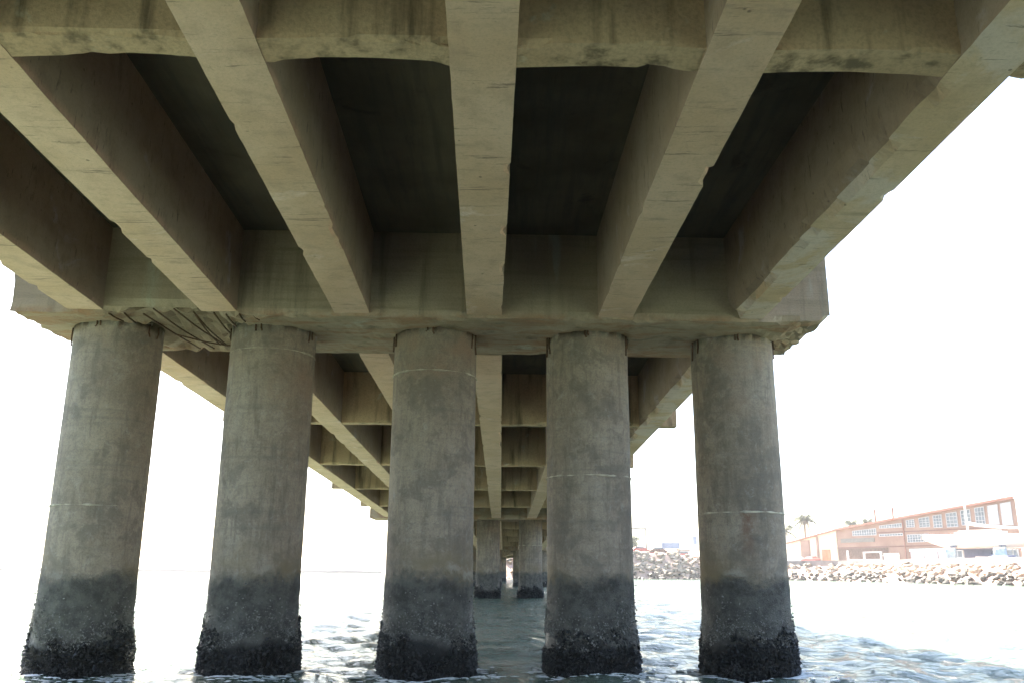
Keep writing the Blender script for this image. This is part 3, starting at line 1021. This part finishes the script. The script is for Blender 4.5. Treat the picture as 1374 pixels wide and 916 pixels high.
def window(s0, s1, z0, z1, z1b=None, nx=3, nz=3, glass='pane', label=None):
    """Frame with bars; the head may follow the roof slope (z1 at the left, z1b at the right)."""
    z1b = z1 if z1b is None else z1b
    top = lambda s: z1 + (z1b - z1) * (s - s0) / (s1 - s0)
    t = 0.11
    parts = []
    def quad(a, b, za0, za1, zb0, zb1, y0, y1):
        V = [(a, y0, za0), (b, y0, zb0), (b, y1, zb0), (a, y1, za0), (a, y0, za1), (b, y0, zb1), (b, y1, zb1), (a, y1, za1)]
        F = [(3, 2, 1, 0), (4, 5, 6, 7), (0, 1, 5, 4), (1, 2, 6, 5), (2, 3, 7, 6), (3, 0, 4, 7)]
        return np.array(V, float), F
    parts.append(quad(s0, s0 + t, z0, top(s0), z0, top(s0 + t), -0.12, -0.004))
    parts.append(quad(s1 - t, s1, z0, top(s1 - t), z0, top(s1), -0.12, -0.004))
    parts.append(quad(s0 + t, s1 - t, z0, z0 + t, z0, z0 + t, -0.12, -0.004))
    parts.append(quad(s0 + t, s1 - t, top(s0 + t) - t, top(s0 + t), top(s1 - t) - t, top(s1 - t), -0.12, -0.004))
    b = 0.035
    for k in range(1, nx):
        s = s0 + (s1 - s0) * k / nx
        parts.append(quad(s - b, s + b, z0 + t, top(s - b) - t, z0 + t, top(s + b) - t, -0.10, -0.062))
    zm = min(z1, z1b)
    for k in range(1, nz):
        z = z0 + (zm - z0) * k / nz
        parts.append(quad(s0 + t, s1 - t, z - b, z + b, z - b, z + b, -0.096, -0.064))
    wo = lpart('window', join(parts), M['frame'], label=label)
    lpart('pane', quad(s0 + t, s1 - t, z0 + t, top(s0 + t) - t, z0 + t, top(s1 - t) - t, -0.06, -0.008), M[glass], wo)
window(19.55, 26.05, 6.25, 7.32, 7.64, 10, 2)
window(27.0, 32.75, 7.5, 8.1, 8.38, 9, 2)
window(26.8, 32.8, 5.92, 6.42, None, 9, 1)
window(33.75, 38.85, 4.58, 6.1, None, 8, 3)
for s0, s1, z0, za, zb_2 in ((33.85, 35.85, 7.42, 8.85, 8.98), (36.95, 39.4, 7.3, 9.1, 9.3), (40.25, 42.25, 7.12, 9.38, 9.55), (43.2, 45.65, 7.1, 9.65, 9.85), (46.45, 48.5, 7.3, 9.98, 10.15), (49.45, 51.4, 7.25, 10.28, 10.42)):
    window(s0, s1, z0, za, zb_2, 3, 4)
window(52.1, 54.15, 7.15, 10.5, 10.66, 3, 5, 'glazing', 'tall window with white glazing')
window(54.7, 56.75, 6.95, 10.75, 10.92, 3, 5, 'glazing', 'tall window with white glazing')
lpart('sign_board', lbox(16.15, 25.4, -0.14, -0.004, 4.95, 5.75), M['greysign'])
lpart('ground_floor_recess', lbox(15.2, 28.8, -0.05, -0.003, 0.3, 3.74), M['dark'])
for s0, s1 in ((34.2, 37.3), (37.45, 40.45), (40.65, 43.35), (48.7, 51.4)):
    d = lpart('shutter', lbox(s0, s1, -0.12, -0.004, 0, 2.85), M['shutter'])
    for k in range(1, 6):
        lpart('slat', lbox(s0 + 0.05, s1 - 0.05, -0.15, -0.122, 0.47 * k, 0.47 * k + 0.08), M['shutter'], d)
lpart('lintel_band', lbox(34.0, 43.6, -0.14, -0.004, 2.86, 3.35), M['teal'])
for s0, s1 in ((43.7, 45.9), (46.2, 48.5), (51.8, 54.4), (54.75, 57.0)):
    window(s0, s1, 0.3, 2.9, None, 2, 2)

# white timber fence and frames before the recess
def local_to_world(s, y, z=0.0):
    p = FA + _fd * s + np.array([-_fd[1], _fd[0]]) * y
    return (p[0], p[1], G0 + z)
fn = empty('terrace_fence', local_to_world(19.2, -1.6), shed.rotation_euler.z, label='pale timber fence with tall posts and pickets before the brick shed', cat='fence')
def fpart(name, geo):
    return link(name, mesh_from(name, geo[0], geo[1], M['white']), fn)
for s in (0.0, 4.5, 8.9):
    fpart('post', lbox(s, s + 0.34, -0.17, 0.17, 0, 3.3 if s == 0 else 2.95))
fpart('rail', lbox(4.86, 8.88, -0.09, 0.09, 2.75, 2.95))
fpart('rail', lbox(0.36, 4.48, -0.09, 0.09, 1.35, 1.5))
fpart('rail', lbox(4.86, 8.88, -0.09, 0.09, 1.35, 1.5))
for k in range(8):
    s = 9.75 + k * 0.50
    fpart('picket', lbox(s, s + 0.26, -0.05, 0.05, 0, 2.6))
fpart('rail', lbox(9.26, 13.6, 0.055, 0.12, 2.1, 2.25))

# ------------------------------------------------------------------ yacht on its cradle
BB, BS = np.array([67.6, 146.0]), np.array([76.6, 127.6])     # bow, stern
yl = float(np.linalg.norm(BS - BB))
yd = (BS - BB) / yl
yrz = math.atan2(yd[1], yd[0])
yacht = empty('sailing_yacht', (BB[0], BB[1], 5.05), yrz, label='white sailing yacht with a blue stripe propped up ashore before the brick shed', cat='yacht')
def hull():
    nS, nC = 26, 13
    V, F = [], []
    for i in range(nS + 1):
        t = i / nS
        x = t * yl
        beam = 1.9 * (math.sin(math.pi * min(1, 0.04 + t * 0.62) ) ** 0.75)
        sheer = 2.35 - 0.45 * t + 0.25 * (t - 0.5) ** 2
        keel = 1.75 * max(0, 1 - t / 0.28) ** 1.5 + 0.28 * max(0, (t - 0.72) / 0.28) ** 1.6
        for j in range(nC):
            a = math.pi * j / (nC - 1)
            yy = -math.cos(a) * beam
            zz = sheer - (sheer - keel) * (math.sin(a) ** 0.62)
            V.append((x - 0.9 * max(0, 1 - t / 0.15) * (zz - sheer) * -0.35, yy, zz))
    for i in range(nS):
        for j in range(nC - 1):
            F.append((i * nC + j, i * nC + j + 1, (i + 1) * nC + j + 1, (i + 1) * nC + j))
        F.append((i * nC, (i + 1) * nC, (i + 1) * nC + nC - 1, i * nC + nC - 1))      # deck
    F.append(tuple(range(nC)))
    F.append(tuple(nS * nC + k for k in range(nC))[::-1])
    return np.array(V), F
hv, hf = hull()
hullo = link('hull', mesh_from('hull', hv, hf, M['gelcoat'], True), yacht)
# painted stripe: narrow strip standing just proud of the topsides on both sides
for sgn in (1, -1):
    V, F = [], []
    for i in range(27):
        t = 0.42 + 0.42 * i / 26
        x = t * yl
        beam = 1.9 * (math.sin(math.pi * min(1, 0.04 + t * 0.62)) ** 0.75)
        sheer = 2.35 - 0.45 * t + 0.25 * (t - 0.5) ** 2
        for dz, off in ((-0.12, 0.03), (-0.30, 0.03)):
            V.append((x, -sgn * (beam + off), sheer + dz))
    for i in range(26):
        q = (2 * i, 2 * i + 1, 2 * i + 3, 2 * i + 2)
        F.append(q if sgn > 0 else q[::-1])
    link('stripe', mesh_from('stripe', V, F, M['stripe']), hullo)
link('cabin', mesh_from('cabin', *join([box(6.6, 14.0, -1.15, 1.15, 2.1, 2.62), box(7.2, 13.2, -1.0, 1.0, 2.621, 2.85)]), M['gelcoat']), yacht)
V, F = tube([(8.2, 0, 2.0), (8.2, 0, 8.6)], 0.17, 10, 0.13)
link('mast', mesh_from('mast', V, F, M['white'], True), yacht)
V, F = tube([(8.42, 0, 3.95), (9.5, 0, 3.7), (12, 0, 3.32), (15, 0, 3.02), (17.5, 0, 2.95)], 0.30, 10, 0.16)
link('boom_cover', mesh_from('boom_cover', V, F, M['white'], True), yacht)
link('keel', mesh_from('keel', *prism(7.2, 11.8, -0.16, 0.16, lambda s: 2.0), M['antifoul']), yacht).location = (0, 0, -1.75)
link('bottom_paint', mesh_from('bottom_paint', *box(4.9, 13.9, -0.55, 0.55, -0.10, 0.06), M['antifoul']), yacht)
def cradle(s, label):
    p = BB + yd * s
    c = empty('boat_cradle', (p[0], p[1], G0), yrz, label=label, cat='boat stand', group='stands under the yacht')
    link('base_beam', mesh_from('base_beam', *box(-0.7, 0.7, -1.9, 1.9, 0.0, 0.28), M['metal']), c)
    for sy in (-1, 1):
        for sx in (-0.5, 0.5):
            V, F = tube([(sx, sy * 1.7, 0.28), (sx * 0.5, sy * 1.1, 2.75)], 0.09, 8)
            link('prop', mesh_from('prop', V, F, M['metal']), c)
        link('pad', mesh_from('pad', *box(-0.55, 0.55, sy * 1.1 - 0.3, sy * 1.1 + 0.3, 2.752, 2.95), M['antifoul']), c)
    V, F = box_lists(spaced(-0.95, 0.95, 0.3), [-2.05, -1.92], spaced(0.3, 2.6, 0.3))
    V[:, 1] += fbm(V * 1.8, 3, int(s)) * 0.22
    link('hanging_cover', mesh_from('hanging_cover', V, F, M['bluetarp'], True), c)
cradle(6.2, 'metal boat stand with light blue cover under the bow half of the yacht')
cradle(14.6, 'metal boat stand with light blue cover under the stern half of the yacht')

def dinghy(loc, rz, L, label, mat, mat2):
    e = empty('dinghy', loc, rz, label=label, cat='boat')
    V, F = [], []
    n, m = 12, 9
    for i in range(n + 1):
        t = i / n
        b = 0.85 * math.sin(math.pi * (0.06 + 0.6 * t)) ** 0.8
        for j in range(m):
            a = math.pi * j / (m - 1)
            V.append((t * L, -math.cos(a) * b, 1.0 - 0.15 * t - (0.75 - 0.4 * (1 - t) ** 3) * math.sin(a) ** 0.7))
    for i in range(n):
        for j in range(m - 1):
            F.append((i * m + j, i * m + j + 1, (i + 1) * m + j + 1, (i + 1) * m + j))
    F.append(tuple(n * m + k for k in range(m))[::-1])
    link('hull', mesh_from('hull', V, F, mat, True), e)
    link('cover', mesh_from('cover', *prism(L * 0.25, L * 0.95, -0.7, 0.7, lambda s: 0.45 - 0.03 * s), mat2), e).location = (0, 0, 0.82)
    link('trolley', mesh_from('trolley', *box(0.6, L - 0.3, -0.35, 0.35, 0.02, 0.22), M['metal']), e)
p = BB + yd * 12.2
dinghy((p[0] - 1.2, p[1] - 0.9, G0 + 0.3), yrz - 0.25, 4.6, 'small white dinghy with a blue cover under the yacht stern', M['white'], M['stripe'])
p = BB + yd * 9.6
dinghy((p[0] - 1.6, p[1] - 0.6, G0 + 0.1), yrz + 0.3, 3.6, 'small red dinghy lying below the yacht keel', M['red'], M['white'])

# ------------------------------------------------------------------ parked cars by the cream end
def car(loc, rz, mat, label):
    e = empty('parked_car', loc, rz, label=label, cat='car', group='cars parked beside the boat shed')
    prof = [(-2.1, 0.35), (-2.15, 0.75), (-1.9, 0.95), (-1.25, 1.05), (-0.65, 1.5), (0.9, 1.52), (1.6, 1.05), (2.05, 0.92), (2.12, 0.4)]
    V = [(x, -0.85, z) for x, z in prof] + [(x, 0.85, z) for x, z in prof]
    for i in (4, 5, 13, 14):
        V[i] = (V[i][0], V[i][1] * 0.8, V[i][2])
    n = len(prof)
    F = [tuple(range(n)), tuple(range(2 * n - 1, n - 1, -1))] + [(i, i + n, (i + 1) % n + n, (i + 1) % n) for i in range(n)]
    link('body', mesh_from('body', V, F, mat), e)
    for sy in (-1, 1):
        V = [(-1.1, sy * 0.835, 1.06), (1.45, sy * 0.835, 1.06), (0.85, sy * 0.72, 1.45), (-0.6, sy * 0.72, 1.45)]
        link('side_window', mesh_from('side_window', V, [(0, 1, 2, 3) if sy < 0 else (3, 2, 1, 0)], M['pane']), e)
        for x in (-1.35, 1.3):
            V, F = tube([(x, sy * 0.68, 0.33), (x, sy * 0.88, 0.33)], 0.33, 14)
            link('wheel', mesh_from('wheel', V, F, M['tyre']), e)
car(local_to_world(4.8, -2.4, 0.7), shed.rotation_euler.z, M['metal'], 'small silver car parked against the brick pilaster of the cream end')
car(local_to_world(9.4, -2.6, 0.7), shed.rotation_euler.z, M['red'], 'small red car parked left of the orange door')

# ------------------------------------------------------------------ palms and trees
def palm(loc, h, seed, label, spread=3.0, nfr=44, lean=0.3):
    r = random.Random(seed)
    e = empty('palm_tree', loc, 0, label=label, cat='palm tree')
    path = [(lean * (k / 8) ** 2, 0.1 * math.sin(k), h * k / 8) for k in range(9)]
    V, F = tube(path, 0.34, 10, 0.22)
    link('trunk', mesh_from('trunk', V, F, M['bark'], True), e)
    for name, mat, cnt, e0, e1 in (('crown', M['frond'], nfr, -0.35, 1.25), ('dead_fronds', M['dryfrond'], nfr // 2, -1.3, -0.55)):
        V, F = [], []
        top = Vector(path[-1])
        for i in range(cnt):
            az = r.uniform(0, 6.283)
            el = r.uniform(e0, e1)
            L = spread * r.uniform(0.75, 1.1)
            d = Vector((math.cos(az), math.sin(az), 0))
            side = Vector((-math.sin(az), math.cos(az), 0))
            prev = None
            for k in range(9):
                t = k / 8
                p = top + d * (L * t * math.cos(el) ) + Vector((0, 0, L * (t * math.sin(el) - 0.55 * t * t)))
                if prev is not None:
                    for s in (-1, 1):
                        for q in range(2):
                            b = prev.lerp(p, q * 0.5)
                            tip = b + side * s * (0.75 * math.sin(math.pi * (0.15 + 0.8 * t)) * spread / 3) + d * 0.35 + Vector((0, 0, -0.28 - r.random() * 0.25))
                            n0 = len(V)
                            V += [tuple(b), tuple(b + d * 0.16), tuple(tip)]
                            F.append((n0, n0 + 1, n0 + 2))
                prev = p
        link(name, mesh_from(name, V, F, mat), e)
    return e
palm((69.9, 212.0, 2.6), 11.2, 1, 'tall palm with a round crown behind the low end of the shed', 3.2)
palm((65.4, 214.0, 2.6), 8.6, 2, 'shorter bushy palm against the round column, left of the tall palm', 3.5)
palm((90.3, 236.0, 2.6), 11.6, 3, 'palm crown peeping over the shed roof left of the first flue', 2.8)
palm((94.6, 236.0, 2.6), 12.0, 4, 'palm crown peeping over the shed roof between the two flues', 2.8)

def leafy(loc, h, w_, seed, label, n=1500):
    r = random.Random(seed)
    e = empty('tree', loc, 0, label=label, cat='tree')
    V, F = tube([(0, 0, 0), (0.1, 0, h * 0.3), (0.0, 0.1, h * 0.62)], 0.24, 8, 0.1)
    parts = [(V, F)]
    clumps = []
    for k in range(11):
        a = r.uniform(0, 6.28)
        rr_ = w_ * r.uniform(0.15, 0.8)
        c = Vector((math.cos(a) * rr_, math.sin(a) * rr_, h * r.uniform(0.45, 0.95)))
        clumps.append((c, w_ * r.uniform(0.28, 0.5)))
        parts.append(tube([(0.05, 0, h * 0.35), tuple(c * 0.6 + Vector((0, 0, h * 0.15))), tuple(c)], 0.09, 5, 0.02))
    link('trunk', mesh_from('trunk', *join(parts), M['bark']), e)
    V, F = [], []
    for i in range(n):
        c, s = clumps[r.randrange(len(clumps))]
        p = c + Vector((r.gauss(0, 1), r.gauss(0, 1), r.gauss(0, 0.8))) * s * 0.55
        a = Vector((r.gauss(0, 1), r.gauss(0, 1), r.gauss(0, 1))).normalized() * 0.22
        b = a.orthogonal().normalized() * 0.13
        n0 = len(V)
        V += [tuple(p - a), tuple(p + b), tuple(p + a), tuple(p - b)]
        F.append((n0, n0 + 1, n0 + 2, n0 + 3))
    link('crown', mesh_from('crown', V, F, M['leaf']), e)
leafy((29.0, 214.0, 4.8), 4.6, 2.1, 5, 'dark leafy tree on the embankment just beside the fourth round column')

# ------------------------------------------------------------------ road embankment furniture (left of the last column)
lp = empty('street_lamp', (28.8, 190.0, 4.75), 0, label='thin street lamp with one long level arm on the embankment', cat='street lamp')
V, F = tube([(0, 0, 0), (0, 0, 5.5)], 0.20, 8, 0.16)
link('pole', mesh_from('pole', V, F, M['lamppost']), lp)
V, F = tube([(0, 0, 5.45), (-2.0, 0, 5.5), (-3.6, 0, 5.5)], 0.17, 8, 0.15)
link('arm', mesh_from('arm', V, F, M['lamppost']), lp)
link('lamp_head', mesh_from('lamp_head', *box(-0.3, 0.35, -0.14, 0.14, 5.51, 5.63), M['lamppost']), lp)

bb = empty('billboard', (34.0, 190.0, 4.8), 0, label='pale blue billboard on a single post above the embankment', cat='billboard')
link('board', mesh_from('board', *box(-1.95, 1.95, -0.1, 0.1, 1.35, 2.5), M['blueboard']), bb)
link('frame', mesh_from('frame', *join([box(-2.05, 2.05, -0.06, 0.06, 2.504, 2.6), box(-2.05, 2.05, -0.06, 0.06, 1.25, 1.346)]), M['metal']), bb)
V, F = tube([(-1.3, 0.0, -0.1), (-1.3, 0.0, 1.25)], 0.1, 8)
link('post', mesh_from('post', V, F, M['metal']), bb)

kx = empty('white_kiosk', (36.9, 192.0, 4.4), 0, label='small white kiosk with a flat dark canopy beside the billboard', cat='kiosk')
link('wall', mesh_from('wall', *box(-1.35, 1.35, -0.9, 0.9, -0.2, 1.4), M['white']), kx)
link('canopy', mesh_from('canopy', *box(-1.6, 1.6, -1.2, 1.2, 1.404, 1.62), M['trim']), kx)
link('window', mesh_from('window', *box(-0.9, 0.9, -0.93, -0.9005, 0.5, 1.1), M['pane']), kx)

tw = empty('sign_tower', (39.4, 191.0, 3.9), 0, label='slim pale blue and white sign tower on the embankment beside the last column', cat='sign')
link('board', mesh_from('board', *box(-0.45, 0.45, -0.12, 0.12, 3.1, 4.9), M['blueboard']), tw)
link('board', mesh_from('board', *box(-0.45, 0.75, -0.1, 0.1, 1.9, 2.8), M['white']), tw)
for x in (-0.3, 0.3):
    V, F = tube([(x, 0.16, -0.3), (x, 0.16, 4.9)], 0.06, 8)
    link('post', mesh_from('post', V, F, M['metal']), tw)

rl = empty('road_barrier', (24.0, 186.0, 4.8), 0, label='red and white road barrier along the crest of the embankment', cat='barrier')
for k in range(9):
    z = -0.045 * k
    link('post', mesh_from('post', *box(k * 1.6, k * 1.6 + 0.12, -0.06, 0.06, z - 0.3, z + 0.62), M['metal']), rl)
    link('rail', mesh_from('rail', *box(k * 1.6 + 0.01, k * 1.6 + 1.59, -0.12, -0.064, z + 0.28, z + 0.6), M['red'] if k % 2 else M['white']), rl)
car((27.0, 188.6, 4.9), 0.05, M['red'], 'red car on the embankment road behind the barrier')
car((30.9, 189.0, 4.75), 0.05, M['dark'], 'dark brown car on the embankment road right of the red one')

# abutment where the bridge meets the shore
link('abutment', mesh_from('abutment', *box(xc(END) - 6.5, xc(END) + 6.5, END - 0.6, END + 3.0, 0.0, zb(END) - 0.02), M['cap']), bridge)

# far breakwater on the horizon, left
V = []
F = []
N = 60
for k in range(N + 1):
    x = -290 + 240 * k / N
    hgt = 0.95 + 0.12 * math.sin(k * 0.7) + 0.08 * math.sin(k * 1.9)
    V += [(x, 345, -0.5), (x, 346, hgt), (x, 350, hgt), (x, 352, -0.5)]
for k in range(N):
    for j in range(3):
        F.append((4 * k + j, 4 * k + 4 + j, 4 * k + 5 + j, 4 * k + 1 + j))
link('distant_shore', mesh_from('distant_shore', V, F, M['farland']), kind='structure', label='thin distant shore line on the horizon')

# ------------------------------------------------------------------ haze
HAZE = 0.0003
hm = bpy.data.materials.new('sea_haze')
hm.use_nodes = True
hm.node_tree.nodes.remove(hm.node_tree.nodes['Principled BSDF'])
pv = hm.node_tree.nodes.new('ShaderNodeVolumePrincipled')
pv.inputs['Color'].default_value = (0.93, 0.95, 0.97, 1)
pv.inputs['Density'].default_value = HAZE
pv.inputs['Anisotropy'].default_value = 0.35
hm.node_tree.links.new(pv.outputs[0], hm.node_tree.nodes['Material Output'].inputs['Volume'])
link('haze', mesh_from('haze', *box(-3100, 3100, -3100, 3100, -2.8, 21), hm), kind='stuff', label='thin bright sea haze over the water')
